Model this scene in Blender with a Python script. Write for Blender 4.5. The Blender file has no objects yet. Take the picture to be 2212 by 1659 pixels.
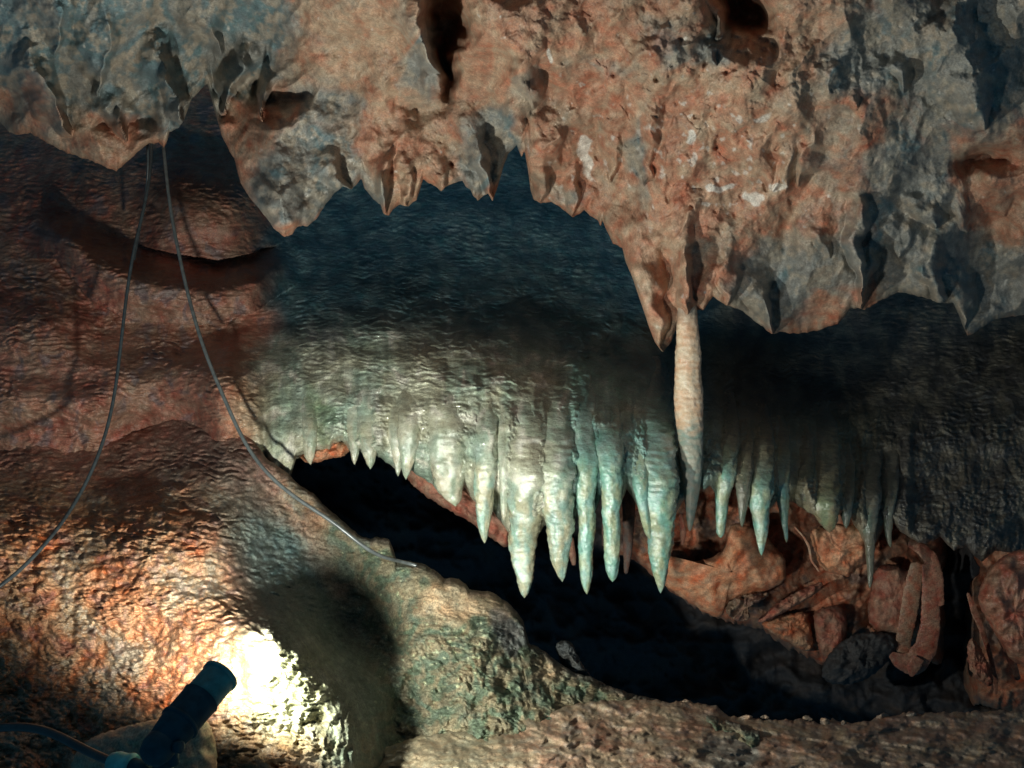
import bpy, math, random
import numpy as np
random.seed(7)
Q = 1.0                                    # mesh detail (1 = full)
scene = bpy.context.scene
# ------------------------------------------------------------------ camera
F = 1840.0                                 # focal length in units of a 2212 px wide picture
W0, H0 = 2212.0, 1659.0
CAMZ = 1.55
cam_d = bpy.data.cameras.new('camera'); cam = bpy.data.objects.new('camera', cam_d)
scene.collection.objects.link(cam); scene.camera = cam
cam.location = (0, 0, CAMZ); cam.rotation_euler = (math.radians(90), 0, 0)
cam_d.sensor_width = 36.0; cam_d.lens = 36.0 * F / W0; cam_d.clip_start = 0.05; cam_d.clip_end = 100
def at(px, py, Y):
    return ((px - W0 / 2) / F * Y, Y, CAMZ - (py - H0 / 2) / F * Y)
# ------------------------------------------------------------------ world: dim teal ambient fill added to lift the shadows
world = bpy.data.worlds.new('World'); scene.world = world; world.use_nodes = True
bg = world.node_tree.nodes['Background']
bg.inputs[0].default_value = (0.08, 0.28, 0.46, 1); bg.inputs[1].default_value = 0.22
# ------------------------------------------------------------------ lamps
def lamp(name, kind, loc, energy, color, radius, aim=None, size=None, blend=0.5):
    d = bpy.data.lights.new(name, kind); d.energy = energy; d.color = color; d.shadow_soft_size = radius
    o = bpy.data.objects.new(name, d); scene.collection.objects.link(o); o.location = loc
    if aim is not None:
        from mathutils import Vector
        o.rotation_euler = (Vector(aim) - Vector(loc)).to_track_quat('-Z', 'Y').to_euler()
    if size: d.spot_size = math.radians(size); d.spot_blend = blend
    return o
lamp('path_lamp_light', 'SPOT', (-0.38, 0.86, CAMZ - 0.745), 48, (0.96, 1.0, 0.93), 0.04, aim=(0.95, 2.6, CAMZ - 0.30), size=92, blend=1.0)
scene.view_settings.view_transform = 'Standard'; scene.view_settings.look = 'None'
scene.view_settings.exposure = 0.0; scene.view_settings.gamma = 1.0
# ------------------------------------------------------------------ noise
def _h(ix, iy, iz, s):
    n = (ix * 374761393 + iy * 668265263 + iz * 2147483647 + s * 974634777) & 0xffffffff
    n = ((n ^ (n >> 13)) * 1274126177) & 0xffffffff
    n = ((n ^ (n >> 16)) * 2246822519) & 0xffffffff
    return (n ^ (n >> 15)) & 0xffff
ANG = np.linspace(0, 2 * math.pi, 65536, endpoint=False)
GX = np.cos(ANG).astype(np.float32); GY = np.sin(ANG).astype(np.float32)
def pn(x, y, s=0):
    x = np.asarray(x, float); y = np.asarray(y, float)
    xi = np.floor(x).astype(np.int64); yi = np.floor(y).astype(np.int64)
    fx = x - xi; fy = y - yi
    u = fx * fx * fx * (fx * (fx * 6 - 15) + 10); v = fy * fy * fy * (fy * (fy * 6 - 15) + 10)
    def g(a, b):
        h = _h(xi + a, yi + b, 0 * xi, s)
        return GX[h] * (fx - a) + GY[h] * (fy - b)
    a = g(0, 0); b = g(1, 0); c = g(0, 1); d = g(1, 1)
    return 1.5 * ((a + (b - a) * u) + ((c + (d - c) * u) - (a + (b - a) * u)) * v)
def fbm(x, y, o=4, s=0, gain=0.5):
    r = 0; a = 1.0; t = 0
    for k in range(o):
        r = r + a * pn(x * 2 ** k + 17.3 * k, y * 2 ** k - 9.1 * k, s + k); t += a; a *= gain
    return r / t
def ridged(x, y, o=4, s=0, gain=0.5):
    r = 0; a = 1.0; t = 0
    for k in range(o):
        n = 1 - np.abs(pn(x * 2 ** k + 5.3 * k, y * 2 ** k + 3.7 * k, s + k)) * 2
        r = r + a * n; t += a; a *= gain
    return r / t
def worley(x, y, s=0):
    xi = np.floor(x).astype(np.int64); yi = np.floor(y).astype(np.int64)
    f1 = np.full(x.shape, 9.0); f2 = f1.copy(); cell = np.zeros(x.shape)
    for a in (-1, 0, 1):
        for b in (-1, 0, 1):
            h = _h(xi + a, yi + b, 0 * xi, s) / 65535.0; k = _h(xi + a, yi + b, 0 * xi + 1, s + 3) / 65535.0
            d = np.hypot(xi + a + h - x, yi + b + k - y)
            f2 = np.where(d < f1, f1, np.minimum(f2, d)); cell = np.where(d < f1, h, cell); f1 = np.minimum(f1, d)
    return f1, f2, cell
def ss(a, b, x):
    t = np.clip((x - a) / (b - a), 0, 1); return t * t * (3 - 2 * t)
def gauss(x, y, cx, cy, rx, ry, rot=0):
    c, s = math.cos(rot), math.sin(rot); dx = x - cx; dy = y - cy
    return np.exp(-(((dx * c + dy * s) / rx) ** 2 + ((-dx * s + dy * c) / ry) ** 2))
def rbf(pts):
    P = np.array(pts, float); n = len(P); X = P[:, :2] / 500.0
    def U(r2): return 0.5 * r2 * np.log(r2 + 1e-9)
    D = ((X[:, None] - X[None]) ** 2).sum(-1)
    A = np.zeros((n + 3, n + 3)); A[:n, :n] = U(D) + np.eye(n) * 0.02
    A[:n, n] = 1; A[:n, n + 1:] = X; A[n, :n] = 1; A[n + 1:, :n] = X.T
    w = np.linalg.solve(A, np.r_[P[:, 2], 0, 0, 0])
    def f(px, py):
        x = np.asarray(px, float) / 500.0; y = np.asarray(py, float) / 500.0
        r = w[n] + w[n + 1] * x + w[n + 2] * y
        for k in range(n): r = r + w[k] * U((x - X[k, 0]) ** 2 + (y - X[k, 1]) ** 2)
        return r
    return f
def curve(pts):
    P = np.array(sorted(pts), float)
    return lambda x: np.interp(x, P[:, 0], P[:, 1])
# ------------------------------------------------------------------ mesh helpers
def link(o, parent=None):
    scene.collection.objects.link(o)
    if parent is not None: o.parent = parent
    return o
def grid_mesh(name, P, col, mat, wrap=False, caps=False):
    """P: (rows, cols, 3), col: (rows, cols, 3)"""
    ny, nx = P.shape[:2]
    me = bpy.data.meshes.new(name)
    idx = np.arange(ny * nx).reshape(ny, nx)
    if wrap: idx = np.concatenate([idx, idx[:, :1]], 1)
    q = np.stack([idx[:-1, :-1], idx[1:, :-1], idx[1:, 1:], idx[:-1, 1:]], -1).reshape(-1, 4)
    me.vertices.add(ny * nx); me.vertices.foreach_set('co', P.reshape(-1).astype(np.float32))
    m = len(q); me.loops.add(m * 4); me.loops.foreach_set('vertex_index', q.reshape(-1).astype(np.int32))
    me.polygons.add(m); me.polygons.foreach_set('loop_start', np.arange(0, m * 4, 4, dtype=np.int32))
    me.polygons.foreach_set('loop_total', np.full(m, 4, dtype=np.int32))
    me.polygons.foreach_set('use_smooth', np.ones(m, dtype=bool))
    me.update(calc_edges=True)
    if col is not None:
        at_ = me.color_attributes.new('col', 'FLOAT_COLOR', 'POINT')
        c4 = np.ones((ny * nx, 4), np.float32); c4[:, :3] = np.clip(col.reshape(-1, 3), 0.004, 0.95)
        at_.data.foreach_set('color', c4.reshape(-1))
    me.materials.append(mat)
    return bpy.data.objects.new(name, me)
def tagt(o, label, cat, group=None):
    o['label'] = label; o['category'] = cat
    if group: o['group'] = group
    return o
def struct(o):
    o['kind'] = 'structure'; return o
def sheet(name, x0, x1, step, top, bot, ny, depth, colf, mat, edge_w=(0, 0), edge_r=(0, 0), back=(0, 0), wob=2.5):
    """A relief surface between two outline curves; each edge with a width rolls over and runs back into the rock."""
    nx = int((x1 - x0) / step * Q) + 1; ny = int(ny * Q)
    x = np.linspace(x0, x1, nx)[None, :]
    tp = top(x) + wob * fbm(x / 14.0, 0 * x + 3.3, 3, 5) * 2; bt = bot(x) + wob * fbm(x / 14.0, 0 * x + 8.8, 3, 6) * 2
    v = np.linspace(0, 1, ny)[:, None]
    PX = x + 0 * v; PY = tp + (bt - tp) * v
    Y = depth(PX, PY)
    for k, e in ((0, PY - tp), (1, bt - PY)):
        if edge_w[k] > 0:
            t = np.clip(e / edge_w[k], 0, 1); Y = Y + edge_r[k] * (1 - np.sqrt(np.clip(1 - (1 - t) ** 2, 0, 1)))
    C = colf(PX, PY)
    rows = [(PX, PY, Y, C)]
    for k in (0, 1):
        if back[k] > 0:
            r = 0 if k == 0 else -1; sg = 1 if k == 0 else -1
            n = 14; t = (np.arange(1, n + 1) / n)[:, None]
            bx = PX[r:r + 1] + 0 * t if k == 0 else PX[-1:] + 0 * t
            by = PY[r][None] + sg * 60 * t ** 2; bY = Y[r][None] + back[k] * t ** 0.8 + 0.015 * fbm(bx / 40, t * 6 + 0 * bx, 3, 9)
            bC = np.repeat(C[r][None], n, 0)
            blk = (bx, by, bY, bC)
            if k == 0: rows.insert(0, tuple(a[::-1] for a in blk))
            else: rows.append(blk)
    PX = np.concatenate([r[0] for r in rows]); PY = np.concatenate([r[1] for r in rows])
    Y = np.concatenate([r[2] for r in rows]); C = np.concatenate([r[3] for r in rows])
    X3, Y3, Z3 = at(PX, PY, Y)
    o = grid_mesh(name, np.stack([X3, Y3, Z3], -1), C, mat)
    return link(o)
def mix(a, b, t):
    t = np.asarray(t)[..., None]; return np.asarray(a) * (1 - t) + np.asarray(b) * t
# ------------------------------------------------------------------ materials
def rock_mat(name, scale=1.0, bump=0.6, rough=(0.5, 0.85), coat=0.0, ripple=0.0, vary=0.5, fine=1.0, spec=0.4):
    m = bpy.data.materials.new(name); m.use_nodes = True; nt = m.node_tree; N = nt.nodes; L = nt.links
    b = N['Principled BSDF']
    geo = N.new('ShaderNodeNewGeometry')
    att = N.new('ShaderNodeVertexColor'); att.layer_name = 'col'
    def noise(s, det, rgh=0.6, vec=None, dist=0.0):
        n = N.new('ShaderNodeTexNoise'); n.inputs['Scale'].default_value = s * scale; n.inputs['Detail'].default_value = det
        n.inputs['Roughness'].default_value = rgh; n.inputs['Distortion'].default_value = dist
        L.new(vec or geo.outputs['Position'], n.inputs['Vector']); return n
    def mp(src, a, b_, c, d):
        r = N.new('ShaderNodeMapRange'); L.new(src, r.inputs[0])
        for i, v in enumerate((a, b_, c, d)): r.inputs[i + 1].default_value = v
        return r.outputs[0]
    n1 = noise(9, 8, 0.65); n2 = noise(55, 6, 0.7); n3 = noise(230, 4, 0.6)
    mul = N.new('ShaderNodeMath'); mul.operation = 'MULTIPLY'
    L.new(mp(n1.outputs[0], 0.3, 0.7, 1 - vary * 0.8, 1 + vary * 0.7), mul.inputs[0])
    L.new(mp(n2.outputs[0], 0.3, 0.7, 1 - vary * 0.75, 1 + vary * 0.65), mul.inputs[1])
    mul2 = N.new('ShaderNodeMath'); mul2.operation = 'MULTIPLY'; L.new(mul.outputs[0], mul2.inputs[0])
    L.new(mp(n3.outputs[0], 0.35, 0.65, 1 - vary * 0.8, 1 + vary * 0.7), mul2.inputs[1])
    vm = N.new('ShaderNodeVectorMath'); vm.operation = 'SCALE'
    L.new(att.outputs['Color'], vm.inputs[0]); L.new(mul2.outputs[0], vm.inputs['Scale'])
    # small hue drift
    hs = N.new('ShaderNodeHueSaturation'); n4 = noise(22, 4, 0.6)
    L.new(mp(n4.outputs[0], 0.3, 0.7, 0.485, 0.515), hs.inputs['Hue']); L.new(mp(n4.outputs[0], 0.7, 0.3, 0.8, 1.15), hs.inputs['Saturation'])
    L.new(vm.outputs[0], hs.inputs['Color']); L.new(hs.outputs[0], b.inputs['Base Color'])
    L.new(mp(n2.outputs[0], 0.35, 0.65, rough[0], rough[1]), b.inputs['Roughness'])
    b.inputs['Specular IOR Level'].default_value = spec
    b.inputs['Coat Roughness'].default_value = 0.10
    if coat > 0:                           # the pale calcite is the wet part
        sc_ = N.new('ShaderNodeSeparateColor'); L.new(att.outputs['Color'], sc_.inputs[0])
        L.new(mp(sc_.outputs[1], 0.20, 0.36, coat * 0.3, min(1.0, coat * 2.5)), b.inputs['Coat Weight'])
    b1 = N.new('ShaderNodeBump'); b1.inputs['Strength'].default_value = bump; b1.inputs['Distance'].default_value = 0.012
    L.new(n2.outputs[0], b1.inputs['Height'])
    b2 = N.new('ShaderNodeBump'); b2.inputs['Strength'].default_value = bump * 0.8 * fine; b2.inputs['Distance'].default_value = 0.003
    L.new(n3.outputs[0], b2.inputs['Height']); L.new(b1.outputs[0], b2.inputs['Normal'])
    last = b2
    if ripple > 0:
        mpn = N.new('ShaderNodeMapping'); mpn.inputs['Scale'].default_value = (22, 22, 75)
        L.new(geo.outputs['Position'], mpn.inputs['Vector'])
        n5 = N.new('ShaderNodeTexNoise'); n5.inputs['Scale'].default_value = 1.0; n5.inputs['Detail'].default_value = 2; n5.inputs['Distortion'].default_value = 0.6
        L.new(mpn.outputs[0], n5.inputs['Vector'])
        b3 = N.new('ShaderNodeBump'); b3.inputs['Strength'].default_value = ripple; b3.inputs['Distance'].default_value = 0.02
        L.new(n5.outputs[0], b3.inputs['Height']); L.new(b2.outputs[0], b3.inputs['Normal']); last = b3
    L.new(last.outputs[0], b.inputs['Normal'])
    L.new(last.outputs[0], b.inputs['Coat Normal'])
    return m
def plain_mat(name, color, rough=0.5, bump=0.2, metal=0.0, vary=0.3):
    m = bpy.data.materials.new(name); m.use_nodes = True; nt = m.node_tree; N = nt.nodes; L = nt.links
    b = N['Principled BSDF']; tc = N.new('ShaderNodeTexCoord')
    n = N.new('ShaderNodeTexNoise'); n.inputs['Scale'].default_value = 60; n.inputs['Detail'].default_value = 5
    L.new(tc.outputs['Object'], n.inputs['Vector'])
    r = N.new('ShaderNodeValToRGB'); L.new(n.outputs[0], r.inputs[0])
    c = np.array(color); r.color_ramp.elements[0].position = 0.3; r.color_ramp.elements[1].position = 0.7
    r.color_ramp.elements[0].color = (*(c * (1 - vary)), 1); r.color_ramp.elements[1].color = (*(c * (1 + vary)), 1)
    L.new(r.outputs[0], b.inputs['Base Color']); b.inputs['Roughness'].default_value = rough; b.inputs['Metallic'].default_value = metal
    bp = N.new('ShaderNodeBump'); bp.inputs['Strength'].default_value = bump; bp.inputs['Distance'].default_value = 0.002
    L.new(n.outputs[0], bp.inputs['Height']); L.new(bp.outputs[0], b.inputs['Normal'])
    return m
M_ceil = rock_mat('clay_stained_limestone', 1.0, 0.28, (0.45, 0.8), 0.08, 0, 0.30)
M_wall = rock_mat('rippled_flowstone', 1.0, 0.45, (0.3, 0.55), 0.35, 0.28, 0.4)
M_mound = rock_mat('wet_flowstone', 1.0, 0.5, (0.55, 0.8), 0.06, 0.22, 0.5, 1.0, 0.25)
M_floor = rock_mat('muddy_limestone', 1.1, 0.35, (0.5, 0.85), 0.05, 0, 0.4)
M_wet = rock_mat('wet_dripstone', 1.0, 0.38, (0.10, 0.26), 1.0, 0.15, 0.22, 0.8, 0.9)
M_clay = rock_mat('red_cave_clay', 1.0, 0.5, (0.6, 0.9), 0.0, 0, 0.35)
ORANGE = (0.42, 0.21, 0.13); TAN = (0.44, 0.29, 0.19); GREY = (0.235, 0.225, 0.20); TEAL = (0.13, 0.19, 0.20)
WHITE = (0.72, 0.66, 0.58); RUST = (0.36, 0.115, 0.06); DARK = (0.05, 0.045, 0.045)
# ================================================================== CEILING
ceil_edge = curve([(-500,240),(-200,250),(0,263),(20,287),(41,292),(65,287),(103,309),(144,330),(191,345),(219,357),(251,370),(273,352),(297,328),
 (321,311),(342,309),(354,318),(360,308),(366,285),(386,277),(396,263),(414,215),(431,196),(448,181),(458,219),(478,290),(496,328),(506,342),(513,373),(520,396),
 (540,427),(574,468),(588,489),(615,513),(632,506),(643,489),(663,489),(684,472),(704,441),(722,417),(740,403),(760,408),(781,386),(787,407),
 (804,427),(822,444),(828,461),(840,466),(849,451),(866,441),(883,446),(900,431),(907,410),(914,388),(928,396),(941,402),(953,413),(962,402),
 (982,396),(999,388),(1006,403),(1016,408),(1023,424),(1032,435),(1044,422),(1054,419),(1064,434),(1069,420),(1078,393),(1088,359),(1098,331),
 (1116,314),(1127,342),(1133,325),(1141,369),(1146,410),(1153,431),(1170,439),(1191,436),(1211,449),(1235,468),(1252,463),(1262,454),(1276,468),
 (1292,476),(1297,490),(1302,478),(1314,506),(1324,526),(1344,535),(1351,564),(1365,597),(1385,655),(1400,700),(1415,740),(1433,762),(1450,738),(1465,700),
 (1480,680),(1505,672),(1520,668),(1540,640),(1560,655),(1600,670),(1640,700),(1665,721),(1690,716),(1720,722),(1760,715),(1810,700),(1840,665),
 (1870,668),(1900,650),(1940,632),(1990,640),(2030,655),(2060,655),(2075,690),(2090,727),(2110,715),(2150,690),(2212,680),(2400,670),(2800,640)])
ceil_base = rbf([(-300,-200,1.9),(300,-200,1.75),(1100,-250,1.6),(1700,-250,1.65),(2500,-200,1.8),
 (0,120,2.35),(0,270,2.75),(250,360,2.6),(450,180,2.55),(220,100,2.2),(600,500,2.42),(600,300,2.32),(700,60,2.1),(850,420,2.5),(900,200,2.25),
 (1060,420,2.5),(1100,100,2.0),(1150,430,2.6),(1300,470,2.6),(1300,250,2.3),(1450,650,2.6),(1500,400,2.35),(1650,100,1.95),(1650,700,2.75),
 (1850,300,2.2),(1850,650,2.7),(2050,650,2.75),(2200,400,2.45),(2200,680,2.85),(2200,50,2.0),(2600,500,2.6),(-300,250,2.8)])
# hanging blades and lobes on the ceiling: (root x, root y, tip x, tip y, half width, forward m)
LOBES = [(60,70,148,290,75,.13),(230,0,215,205,60,.07),(330,60,378,215,62,.13),(270,200,262,300,50,.10),(380,130,388,282,38,.12),(540,60,490,238,58,.13),
 (590,150,574,256,26,.11),(590,230,615,530,150,.05),(700,330,758,412,42,.08),(830,300,838,470,48,.11),(880,330,885,450,26,.07),(960,330,953,416,34,.05),
 (880,-60,935,160,70,.20),(905,80,940,200,40,.10),(1010,220,1062,436,60,.13),(1130,60,1150,240,50,.13),(1090,160,1130,290,70,.12),(1200,230,1160,440,60,.10),
 (1320,180,1322,390,42,.10),(1400,150,1395,400,44,.09),(1230,350,1240,470,40,.06),(1370,450,1436,770,95,.09),(1480,430,1490,690,58,.10),
 (1560,-60,1552,95,40,.16),(1545,90,1548,150,26,.06),(1640,280,1650,410,36,.07),(1700,240,1700,420,40,.06),(1770,330,1735,395,42,.10),(1700,330,1655,420,30,.08),(1600,520,1565,660,40,.06),
 (1630,560,1670,725,50,.10),(1860,380,1856,650,38,.12),(1930,450,1935,560,60,.08),(2000,400,2010,510,62,.12),(2020,520,2040,660,52,.10),(1900,480,1850,670,46,.10),
 (2080,120,2110,280,95,.18),(1780,150,1860,235,80,.07),(1930,120,1940,210,36,.08),(2150,420,2170,480,40,.05),(2000,200,2085,520,80,.06),(2090,560,2090,730,50,.07),(1740,420,1790,560,60,.06),(450,-40,470,120,70,.08),(120,-40,130,110,60,.07)]
PITS = [(965,60,26,130,.20),(958,150,18,60,.14),(1600,20,60,60,.20),(1640,60,40,40,.12),(2120,350,70,28,.12),(1660,600,50,60,.05),(20,200,40,60,.08),(230,270,34,24,.07),(310,255,34,24,.08),(610,215,60,16,.05),(556,190,16,36,.10),(2130,600,60,60,.08),(1180,190,30,50,.08),(900,240,44,24,.07)]
def lobe(px, py, L):
    rx, ry, tx, ty, w, a = L; soft = tx > 1120 and ty < float(ceil_edge(tx)) - 40
    if soft: a = a * 0.55
    tent = tx < 700
    if tent: a = a * 1.5; w = w * 1.35
    ax, ay = tx - rx, ty - ry; ln = math.hypot(ax, ay); ux, uy = ax / ln, ay / ln
    t = ((px - rx) * ux + (py - ry) * uy) / ln; s = (px - rx) * (-uy) + (py - ry) * ux
    ww = w * np.sqrt(np.clip(1 - t, 0, 1)) * (0.65 + 0.35 * np.clip(1 - t, 0, 1))
    ww = ww * (np.where(s > 0, 1.35, 0.6) if not soft else 1.2)
    k = np.clip(1 - np.abs(s) / np.maximum(ww, 1e-3), 0, 1)
    prof = 1 - (1 - k) ** (1.15 if tent else 1.8)
    return 1.3 * a * prof * ss(-0.15, 0.75, t) * (t < 1)
def warp(px, py, a=12, sc=70.0, s=40):
    return px + a * fbm(px / sc, py / sc, 3, s) * 2, py + a * fbm(px / sc + 31, py / sc + 7, 3, s + 9) * 2
def ceil_depth(px, py):
    Y = ceil_base(px, py)
    wx, wy = warp(px, py, 17, 90)
    R = np.zeros(px.shape)
    for L in LOBES:
        R = np.maximum(R, 0) + 0; R = R + lobe(wx, wy, L) * (1 - 0.6 * np.clip(R / 0.2, 0, 1))
    for (x, y, a, b, d) in PITS: R = R - d * (1.9 if a * b > 1800 and y < 100 else 1.15) * gauss(wx, wy, x, y, a, b)
    n = 0.135 * fbm(wx / 230, wy / 280, 2, 1) + 0.055 * ridged(wx / 150 + wy / 400, wy / 240, 2, 2)
    n = n + 0.008 * ridged(wx / 60, wy / 90, 2, 3) + 0.007 * fbm(px / 20, py / 20, 3, 4) + 0.0015 * fbm(px / 5, py / 5, 2, 8)
    # crumbly middle-right zone
    cr = np.clip(gauss(px, py, 1500, 280, 330, 250) + gauss(px, py, 1000, 380, 130, 90), 0, 1)
    f1, f2, c = worley(wx / 30, wy / 36, 11)
    g1, g2, c2 = worley(wx / 13, wy / 14, 13)
    n = n + cr * (0.016 * (0.5 - f1) + 0.010 * (c - .5) + 0.004 * (0.5 - g1))
    pit = np.clip(-0.42 - fbm(px / 26, py / 30, 2, 77), 0, 1)
    n = n - (0.10 * pit) * cr
    return Y - R - n
def ceil_col(px, py):
    wx, wy = warp(px, py, 22, 90, 60)
    n = fbm(wx / 150, wy / 150, 4, 21); n2 = fbm(wx / 50, wy / 50, 4, 22); n3 = fbm(px / 16, py / 16, 3, 23)
    g = 0.15 + 0 * px
    for (x, y, a, b, w) in [(150,60,360,170,1.15),(400,150,180,120,.8),(600,420,110,110,.75),(720,380,90,70,.7),(700,240,110,60,.4),(470,30,200,90,.6),(1065,320,60,80,1.3),
        (930,130,34,50,1.0),(1160,160,60,60,.35),(2100,100,260,170,1.1),(1920,380,140,120,.6),(1960,560,170,110,.9),(1690,620,90,90,1.0),(2150,620,130,80,1.2),
        (1385,330,36,90,.75),(1230,420,60,40,.6),(1310,150,60,40,.5),(1545,80,30,60,1.0),(1460,120,60,60,.5),(835,410,30,40,.6),(1860,120,90,60,.5),(880,150,50,120,.35)]:
        g = g + w * gauss(wx, wy, x, y, a, b)
    g = ss(0.32, 0.78, g + 0.55 * n + 0.35 * n2)
    base = mix(ORANGE, TAN, ss(-0.25, 0.35, n2 + 0.4 * n + 0.5 * gauss(px, py, 750, 120, 220, 150) + 0.3 * gauss(px, py, 1750, 150, 260, 120)))
    base = mix(base, RUST, 0.45 * ss(0.1, 0.5, fbm(wx / 80 + 9, wy / 80, 3, 31) + 0.35 * gauss(px, py, 2000, 200, 120, 160)))
    gr = mix(mix(GREY, TEAL, ss(0.0, 0.5, fbm(wx / 60, wy / 70, 3, 33) + 0.45 * gauss(px, py, 200, 60, 420, 160))), (0.32, 0.27, 0.21), ss(-0.15, 0.4, n3 * 0.6 + n2))
    c = mix(base, gr, g)
    cr = gauss(px, py, 1500, 330, 260, 170)
    c = mix(c, WHITE, 0.6 * ss(0.50, 0.66, fbm(px / 24, py / 24, 3, 35) + 0.28 * cr))
    for (x, y, a, b) in [(1665,398,22,20),(1615,430,26,12),(1270,345,18,42),(1480,300,14,16),(1650,255,20,12),(1545,410,24,12),(1195,125,10,12),(1130,390,10,20)]:
        c = mix(c, WHITE, 0.9 * ss(0.35, 0.6, gauss(wx, wy, x, y, a, b) + 0.25 * n3))
    return c * (1 + 0.35 * n3[..., None])
struct(sheet('cave_ceiling', -420, 2700, 2.0, lambda x: -330 + 0 * x, ceil_edge, 520, ceil_depth, ceil_col, M_ceil,
      edge_w=(0, 26), edge_r=(0, 0.06), back=(0, 0.75), wob=2.0))
# ================================================================== STALACTITES (profile: centre x, y, half width)
ST = [ # name, [(x,y,hw)...], colour, label
 ([(668,940,16),(670,985,10),(671,1004,3)], 'T', 'tiny stub at the far left end of the dripstone fringe, over the cavity corner'),
 ([(766,930,18),(766,975,10),(766,1004,3)], 'T', 'short sharp pale stalactite, left one of a pair near the left end of the fringe'),
 ([(798,930,26),(799,980,16),(800,1014,3)], 'T', 'short pale stalactite with a bright wet tip, right one of the leftmost pair'),
 ([(858,950,20),(860,1000,9),(860,1029,3)], 'T', 'small thin tooth between the leftmost pair and the first fat stalactite'),
 ([(884,940,26),(880,1005,13),(877,1036,3)], 'T', 'small broad tooth just left of the red pocket behind the fringe'),
 ([(965,960,42),(970,1030,36),(974,1062,26),(981,1084,14),(984,1094,5)], 'T', 'fat short stalactite with blunt greenish end, left of the red hollow'),
 ([(1048,960,26),(1048,1040,23),(1046,1100,19),(1045,1140,12),(1047,1174,3)], 'Y', 'medium yellowish stalactite with thin wet drip, between the fat blunt one and the biggest'),
 ([(1090,970,14),(1089,1050,9),(1088,1100,8),(1089,1124,4)], 'T', 'thin pale finger stalactite close beside the left flank of the biggest stalactite'),
 ([(1140,960,46),(1138,1060,40),(1132,1150,31),(1131,1220,25),(1132,1262,16),(1133,1292,4)], 'Y', 'biggest and longest stalactite, cream and knobbly with a dark spot by its tip'),
 ([(1198,960,42),(1203,1060,38),(1206,1140,30),(1208,1200,21),(1212,1240,11),(1215,1257,3)], 'Y', 'broad cream and teal stalactite grown against the right flank of the biggest one'),
 ([(1262,930,28),(1266,1040,24),(1268,1120,19),(1266,1200,16),(1264,1250,13),(1268,1284,3)], 'G', 'long slim blue-green stalactite, left of the slim pair right of the biggest one'),
 ([(1316,960,28),(1320,1050,22),(1322,1130,19),(1322,1200,17),(1323,1240,12),(1323,1257,5)], 'G', 'slim round-ended blue-green stalactite, right of the slim pair'),
 ([(1405,930,50),(1416,1040,44),(1424,1110,36),(1427,1180,26),(1427,1240,16),(1427,1282,3)], 'G', 'big green cone stalactite with a white wet streak, left of the pale column'),
 ([(1384,1040,18),(1388,1090,12),(1398,1140,9),(1404,1165,5)], 'G', 'small side spike fused to the left flank of the big green cone'),
 ([(1572,960,24),(1566,1030,22),(1560,1085,14),(1557,1130,11),(1557,1162,7)], 'G', 'blunt-ended olive stalactite, first one right of the column'),
 ([(1608,1010,20),(1606,1070,13),(1603,1110,8),(1603,1139,3)], 'D', 'short thin olive stalactite left of the pointed one over the orange slab'),
 ([(1640,1000,32),(1641,1070,26),(1642,1120,17),(1644,1165,11),(1645,1200,3)], 'G', 'pointed green stalactite hanging in front of the orange slab'),
 ([(1682,1010,24),(1686,1060,17),(1693,1110,9),(1698,1150,5),(1699,1172,3)], 'G', 'thin leaning stalactite with a bright drop, right of the pointed green one'),
 ([(1738,1020,20),(1736,1060,12),(1735,1085,4)], 'D', 'very small dim stalactite left of the lobed one'),
 ([(1770,1010,42),(1774,1075,38),(1784,1115,26),(1790,1138,13),(1792,1151,5)], 'O', 'fat lobed olive stalactite touching the top of the hanging clay block'),
 ([(1828,1060,18),(1828,1110,11),(1828,1142,4)], 'D', 'short dim stalactite over the middle of the hanging clay block'),
 ([(1872,1060,30),(1876,1130,18),(1880,1180,10),(1880,1230,7),(1879,1271,3)], 'D', 'long narrow dim stalactite at the right side of the hanging clay block'),
 ([(1920,1050,22),(1918,1110,11),(1918,1150,7),(1924,1183,3)], 'D', 'dim hooked stalactite, rightmost of the fringe'),
]
RIBS = [(x_, y_, h_) for x_, y_, h_ in [(int(560 + 31 * k + 9 * math.sin(k * 2.7)), 850 + 0.09 * max(0, 31 * k - 500) + 22 * math.sin(k * 1.9), 10 + 5 * math.sin(k * 4.1) ** 2) for k in range(46)]] + [(1290,900,16),(1345,910,16),(915,900,20),(730,880,24),(640,880,26),(590,860,20),(700,860,14),(820,860,14),(1015,900,16),(1235,900,10),(1450,900,14),(1650,960,14),(1710,1000,12),(1805,1000,14),(550,840,22),(1950,1020,20)]
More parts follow.
